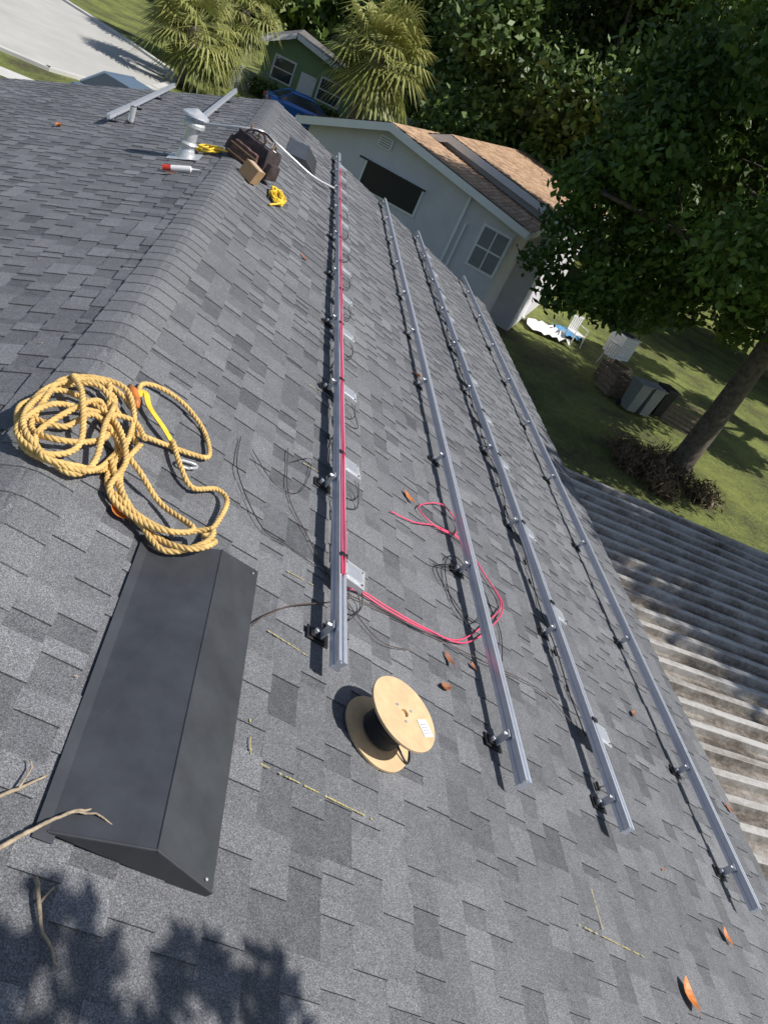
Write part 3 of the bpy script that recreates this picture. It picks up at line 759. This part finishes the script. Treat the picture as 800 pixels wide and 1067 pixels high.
bl+=[(np.array(p),r) for p,r in [((7.2,18.2,-.3),.8),((8.0,18.5,.3),1.0),((8.4,17.6,-.9),.8),((9.2,18.4,-.6),1.0),((9.0,17.2,.6),1.1),((10.3,17.8,-.2),1.0),((7.6,18.8,1.2),1.0),((8.2,18.,2.4),1.2),((10.5,19.5,.4),1.1),((11.6,18.6,.2),1.0),((13,14.2,.4),1.0),((9.4,19.5,-1.0),.7),((11,18.5,-.9),.7),((12.5,18,-.6),.8),((7.1,18.4,-1.25),.6),((7.7,18.2,-1.8),.55),((8.4,18.3,-1.6),.65),((9.3,18.0,-1.6),.6),((10.2,18.4,-1.4),.6),((6.7,18.0,.7),.7)]]
tree('oak_tree',(12.2,16.1,GZ),bl,.30,105000,.11,'oak',4.6,18)
tree('oak_tree',(16.5,4.6,GZ),crown((15.6,4.0,6.6),(4.2,3.4,3.2),40,1.0,3.2,9),.3,30000,.13,'oak',5.5,10)
tree('oak_tree',(23,22,GZ),crown((22.3,21.0,4.2),(3.4,3.8,3.0),18,.95,.8,31),.28,16000,.14,'oak',4.5,9)  # sparse tree added to throw patchy shade on the lawn
tree('oak_tree',(29,33,GZ),crown((28,33,5),(7,6,7),55,1.9,-.8,11),.4,28000,.28,'bgleaf',4,10)
tree('oak_tree',(13,38,GZ),crown((12,38,4.0),(7.5,6,6.5),60,1.8,-1.5,12),.4,60000,.18,'bgleaf',4,10)
tree('oak_tree',(26,46,GZ),crown((24,46,7),(9,7,8),60,2.3,-.5,13),.4,28000,.34,'bgleaf',4,10)
tree('oak_tree',(6.5,46,GZ),crown((7.2,47,2.5),(4.6,4,5),48,1.4,-2.5,14),.3,42000,.17,'bgleaf',3,8)
# overhanging oak limb near the camera (throws the leafy shadow on the lower roof)
tgt=[(.12,.55),(.2,.68),(.32,.60),(.30,.78),(.42,.70),(.5,.58),(.60,.72),(.64,.56),(.74,.66),(.80,.82),(.92,.78),(1.02,.86),(.15,.84),(.5,.84),(.08,.72),(.9,.62),(.40,.48),(.08,1.02),(.70,.5),(1.05,.7),(.24,.5)]
nb=[(np.array(V((x,y,-x*.35))+SUN*3.6),.075+.035*((i*7)%5)/4) for i,(x,y) in enumerate(tgt)]
far=crown((7.2,-5.5,6.5),(3.5,2.6,2.5),35,.9,3.8,21)
mb=MB(); b0=V((7.0,-6.5,GZ)); top=V((6.8,-6,3.0)); mb.tube(spline([b0,b0.lerp(top,.5)+V((.1,.1,0)),top],.4),.2,'bark',10)
tip=V(nb[6][0]); LQ=spline([top-V((0,0,.4)),V((6.0,-4.6,3.6)),V((4.8,-2.6,3.4)),V((3.6,-1.2,2.9)),tip],.25)
mb.tube(LQ,[.11*(1-.9*i/len(LQ)) for i in range(len(LQ))],'bark',8)
for p,_ in nb:
    q=LQ[int(len(LQ)*random.uniform(.78,.95))]; mb.tube([q,q.lerp(V(p),.5)+V((0,0,.03)),V(p)],[.012,.008,.004],'bark',5)
for i in range(0,len(far),4): mb.tube([top,top.lerp(V(far[i][0]),.6)+V((0,0,.3)),V(far[i][0])],[.1,.06,.02],'bark',6)
rt=mb.obj('oak_tree',None,True); foliage('near_foliage',nb,760,.055,'oak',rt,.42,.15,1.2); foliage('foliage',far,10000,.12,'oak',rt)
# distant mass of trees
bb=[]; g_=np.random.default_rng(8)
for i in range(46):
    x=-45+i*2.9+g_.normal()*1.5; y=74+g_.random()*14-abs(x)*.05; hgt=4+g_.random()*5+(3 if x>5 else 0)
    bb+=crown((x,y,hgt*.35),(3.6,3.2,hgt),12,2.0,-3.6,100+i)
for i in range(16):
    x=12+i*3.6; y=58+g_.random()*6-i*.9; bb+=crown((x,y,6),(4.5,3.5,9),16,2.4,-3.2,300+i)
foliage('distant_trees',bb,90000,.50,'bgleaf')
foliage('shrub',[(np.array((x,49.0+.3*math.sin(x),GZ+.45)),.6) for x in (-2.4,-1.7,1.4,2.1)],5000,.1,'bgleaf')

# sabal palms
def palm(x,y,zc,R,nf_,seed,lean=(0,0)):
    rr=random.Random(seed); mb=MB(); top=V((x,y,zc)); base=V((x-lean[0],y-lean[1],GZ))
    P=spline([base,base.lerp(top,.5)+V((.1,0,0)),top],.25); L=len(P)
    mb.tube(P,[.2+.03*(i%2)+.05*(i/L) for i in range(L)],'bark',10)
    root=mb.obj('sabal_palm',None,True); fm=MB()
    for i in range(nf_):
        az=rr.uniform(0,6.283); el=math.asin(rr.uniform(-.75,.98)); pl_=R*rr.uniform(.38,.6)
        d=V((math.cos(az)*math.cos(el),math.sin(az)*math.cos(el),math.sin(el)))
        o=top; h=top+d*pl_+V((0,0,-.06*R*(1-d.z)))
        fm.tube([o,o.lerp(h,.5)+V((0,0,.05)),h],[.02,.015,.01],'palmf',4)
        side=d.cross(V((0,0,1))); side=side.normalized() if side.length>.1 else V((1,0,0)); nn=side.cross(d).normalized()
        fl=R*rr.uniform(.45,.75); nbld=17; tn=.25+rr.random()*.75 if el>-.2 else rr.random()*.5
        for k in range(nbld):
            a=(k/(nbld-1)-.5)*math.radians(200)
            bd=(d*math.cos(a)+side*math.sin(a)).normalized(); ln=fl*(.65+.35*math.cos(a*.8))
            wv=nn.cross(bd).normalized()*.036*R*.5
            m1=h+bd*ln*.5+nn*(-.02*ln); e_=h+bd*ln*.95+V((0,0,-.34*ln*rr.uniform(.6,1.6)))
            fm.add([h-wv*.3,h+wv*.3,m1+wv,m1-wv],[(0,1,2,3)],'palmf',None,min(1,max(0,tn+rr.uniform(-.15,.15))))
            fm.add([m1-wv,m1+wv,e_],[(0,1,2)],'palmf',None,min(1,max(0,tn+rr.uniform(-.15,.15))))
    fm.obj('fronds',root)
palm(-5.2,40,-1.7,2.5,70,1); palm(-3.9,46,-.5,2.3,55,2); palm(2.45,33,.8,2.4,75,3,(.5,0)); palm(-6.8,47,-1.0,2.4,50,4)

# ------------------------------------------------------------------ yard clutter
def G(x,y,z=0): return Matrix.Translation((x,y,GZ+z))
mb=MB(); T=G(13.8,25.4)@Matrix.Rotation(.4,4,'Z'); mb.box((0,0,.4),(.75,.75,.8),'white',T); mb.box((0,0,.83),(.8,.8,.05),'galv',T); mb.cyl((0,0,.86),.3,.02,'blk',T,20)
for i in range(7): mb.box((0,-.385,.12+.1*i),(.68,.02,.03),'galv',T)
mb.obj('air_conditioner_unit')
for x,y,yw,k in ((11.8,20.5,.3,'wood'),(12.1,21.6,.7,'wood')):
    mb=MB(); T=G(x,y)@Matrix.Rotation(yw,4,'Z')
    for i in range(4): mb.box((0,-.35,.1+.16*i),(.9,.03,.13),k,T); mb.box((0,.35,.1+.16*i),(.9,.03,.13),k,T); mb.box((-.45,0,.1+.16*i),(.03,.66,.13),k,T); mb.box((.45,0,.1+.16*i),(.03,.66,.13),k,T)
    mb.box((0,0,.05),(.86,.64,.03),k,T); mb.obj('wooden_crate')
for x,y,k in ((13.2,20.1,'blackmetal'),(12.5,19.6,'bin'),(12.0,19.5,'bin')):
    mb=MB(); T=G(x,y)@Matrix.Rotation(.3,4,'Z'); mb.box((0,0,.5),(.46,.5,.86),k,T@Matrix.Rotation(math.pi,4,'X')@Matrix.Translation((0,0,-1.0)),taper=.8); mb.box((0,0,.96),(.52,.56,.05),k,T); mb.box((0,.28,.9),(.4,.05,.05),k,T)
    for s in (-1,1): mb.cyl((0,0,0),.1,.05,'rubber',T@Matrix.Translation((s*.22,.24,.1))@Matrix.Rotation(math.pi/2,4,'Y'),14)
    mb.obj('wheeled_bin',None,False,.01)
mb=MB(); T=G(14.1,19.8)@Matrix.Rotation(-.5,4,'Z')@Matrix.Rotation(.9,4,'X')
for i in range(8): mb.box((0,-.55+.157*i,.1),(1.3,.11,.02),'wood',T)
for i in (-.55,0,.55): mb.box((i,0,.045),(.09,1.2,.088),'wood',T)
mb.obj('wooden_pallet')
for x,y,yw in ((11.5,24.3,.4),(12.6,23.2,2.2)):
    mb=MB(); T=G(x,y)@Matrix.Rotation(yw,4,'Z')
    mb.box((0,0,.42),(.5,.48,.03),'white',T)
    for sx in (-1,1):
        for sy in (-1,1): mb.tube([T@V((sx*.23,sy*.22,.42)),T@V((sx*.27,sy*.26,0))],.02,'white',6)
        mb.tube([T@V((sx*.25,-.2,.42)),T@V((sx*.27,-.2,.64)),T@V((sx*.26,.22,.66))],.02,'white',6)
    for i in range(5): mb.box((-.2+.1*i,.26,.66),(.06,.02,.46),'white',T)
    mb.box((0,.27,.9),(.5,.03,.06),'white',T); mb.obj('garden_chair')
foliage('brush_pile',[(np.array((11+dx,15+dy,GZ+.15)),.5) for dx,dy in ((0,0),(.8,.3),(-.7,.1),(.2,.8),(1.4,-.2),(-.1,-.7),(1.0,1.2),(-.5,.9))],9000,.10,'brush',None,.14,.1)
mb=MB(); T=G(10.4,24.2,.03); vs=[];fs=[]
for i in range(12):
    for j in range(9): vs.append((-.8+.15*i,-.6+.15*j,.12+.2*mnoise.noise(V((i*.6,j*.6,1)))+.1*mnoise.noise(V((i*1.7,j*1.7,1)))))
for i in range(11):
    for j in range(8): fs.append((i*9+j,(i+1)*9+j,(i+1)*9+j+1,i*9+j+1))
mb.add(vs,fs,'label',T); mb.obj('white_tarp',None,True)
mb=MB(); T=G(11.6,25.2,.03); mb.add([(a*.7,b2*.7,c2*.8) for a,b2,c2 in vs],fs,'tarp',T); mb.obj('blue_tarp',None,True)

# ------------------------------------------------------------------ light, sky, camera
w=bpy.data.worlds.new('World'); S.world=w; w.use_nodes=True; nt=w.node_tree
sk=nt.nodes.new('ShaderNodeTexSky'); sk.sky_type='NISHITA'; sk.sun_disc=False
el=math.asin(SUN.z); sk.sun_elevation=el; sk.sun_rotation=math.atan2(SUN.x,SUN.y)
bg=nt.nodes['Background']; nt.links.new(sk.outputs[0],bg.inputs['Color']); bg.inputs['Strength'].default_value=.10
ld=bpy.data.lights.new('sun','SUN'); ld.energy=5.0; ld.angle=math.radians(.5); ld.color=(1,.96,.90)
lo=bpy.data.objects.new('sun',ld); S.collection.objects.link(lo); lo.rotation_euler=SUN.to_track_quat('Z','Y').to_euler()
cd=bpy.data.cameras.new('camera'); cd.sensor_fit='VERTICAL'; cd.sensor_height=24; cd.lens=765/1067*24; cd.clip_end=2000; cd.clip_start=.05
co=bpy.data.objects.new('camera',cd); S.collection.objects.link(co)
R=V((.91396,-.05058,.40264)); D=V((.30610,-.56548,-.76585)); F=V((.26642,.82321,-.50135))
Mx=Matrix((R,-D,-F)).transposed().to_4x4(); Mx.translation=V((.4505,0,1.5375)); co.matrix_world=Mx
S.camera=co
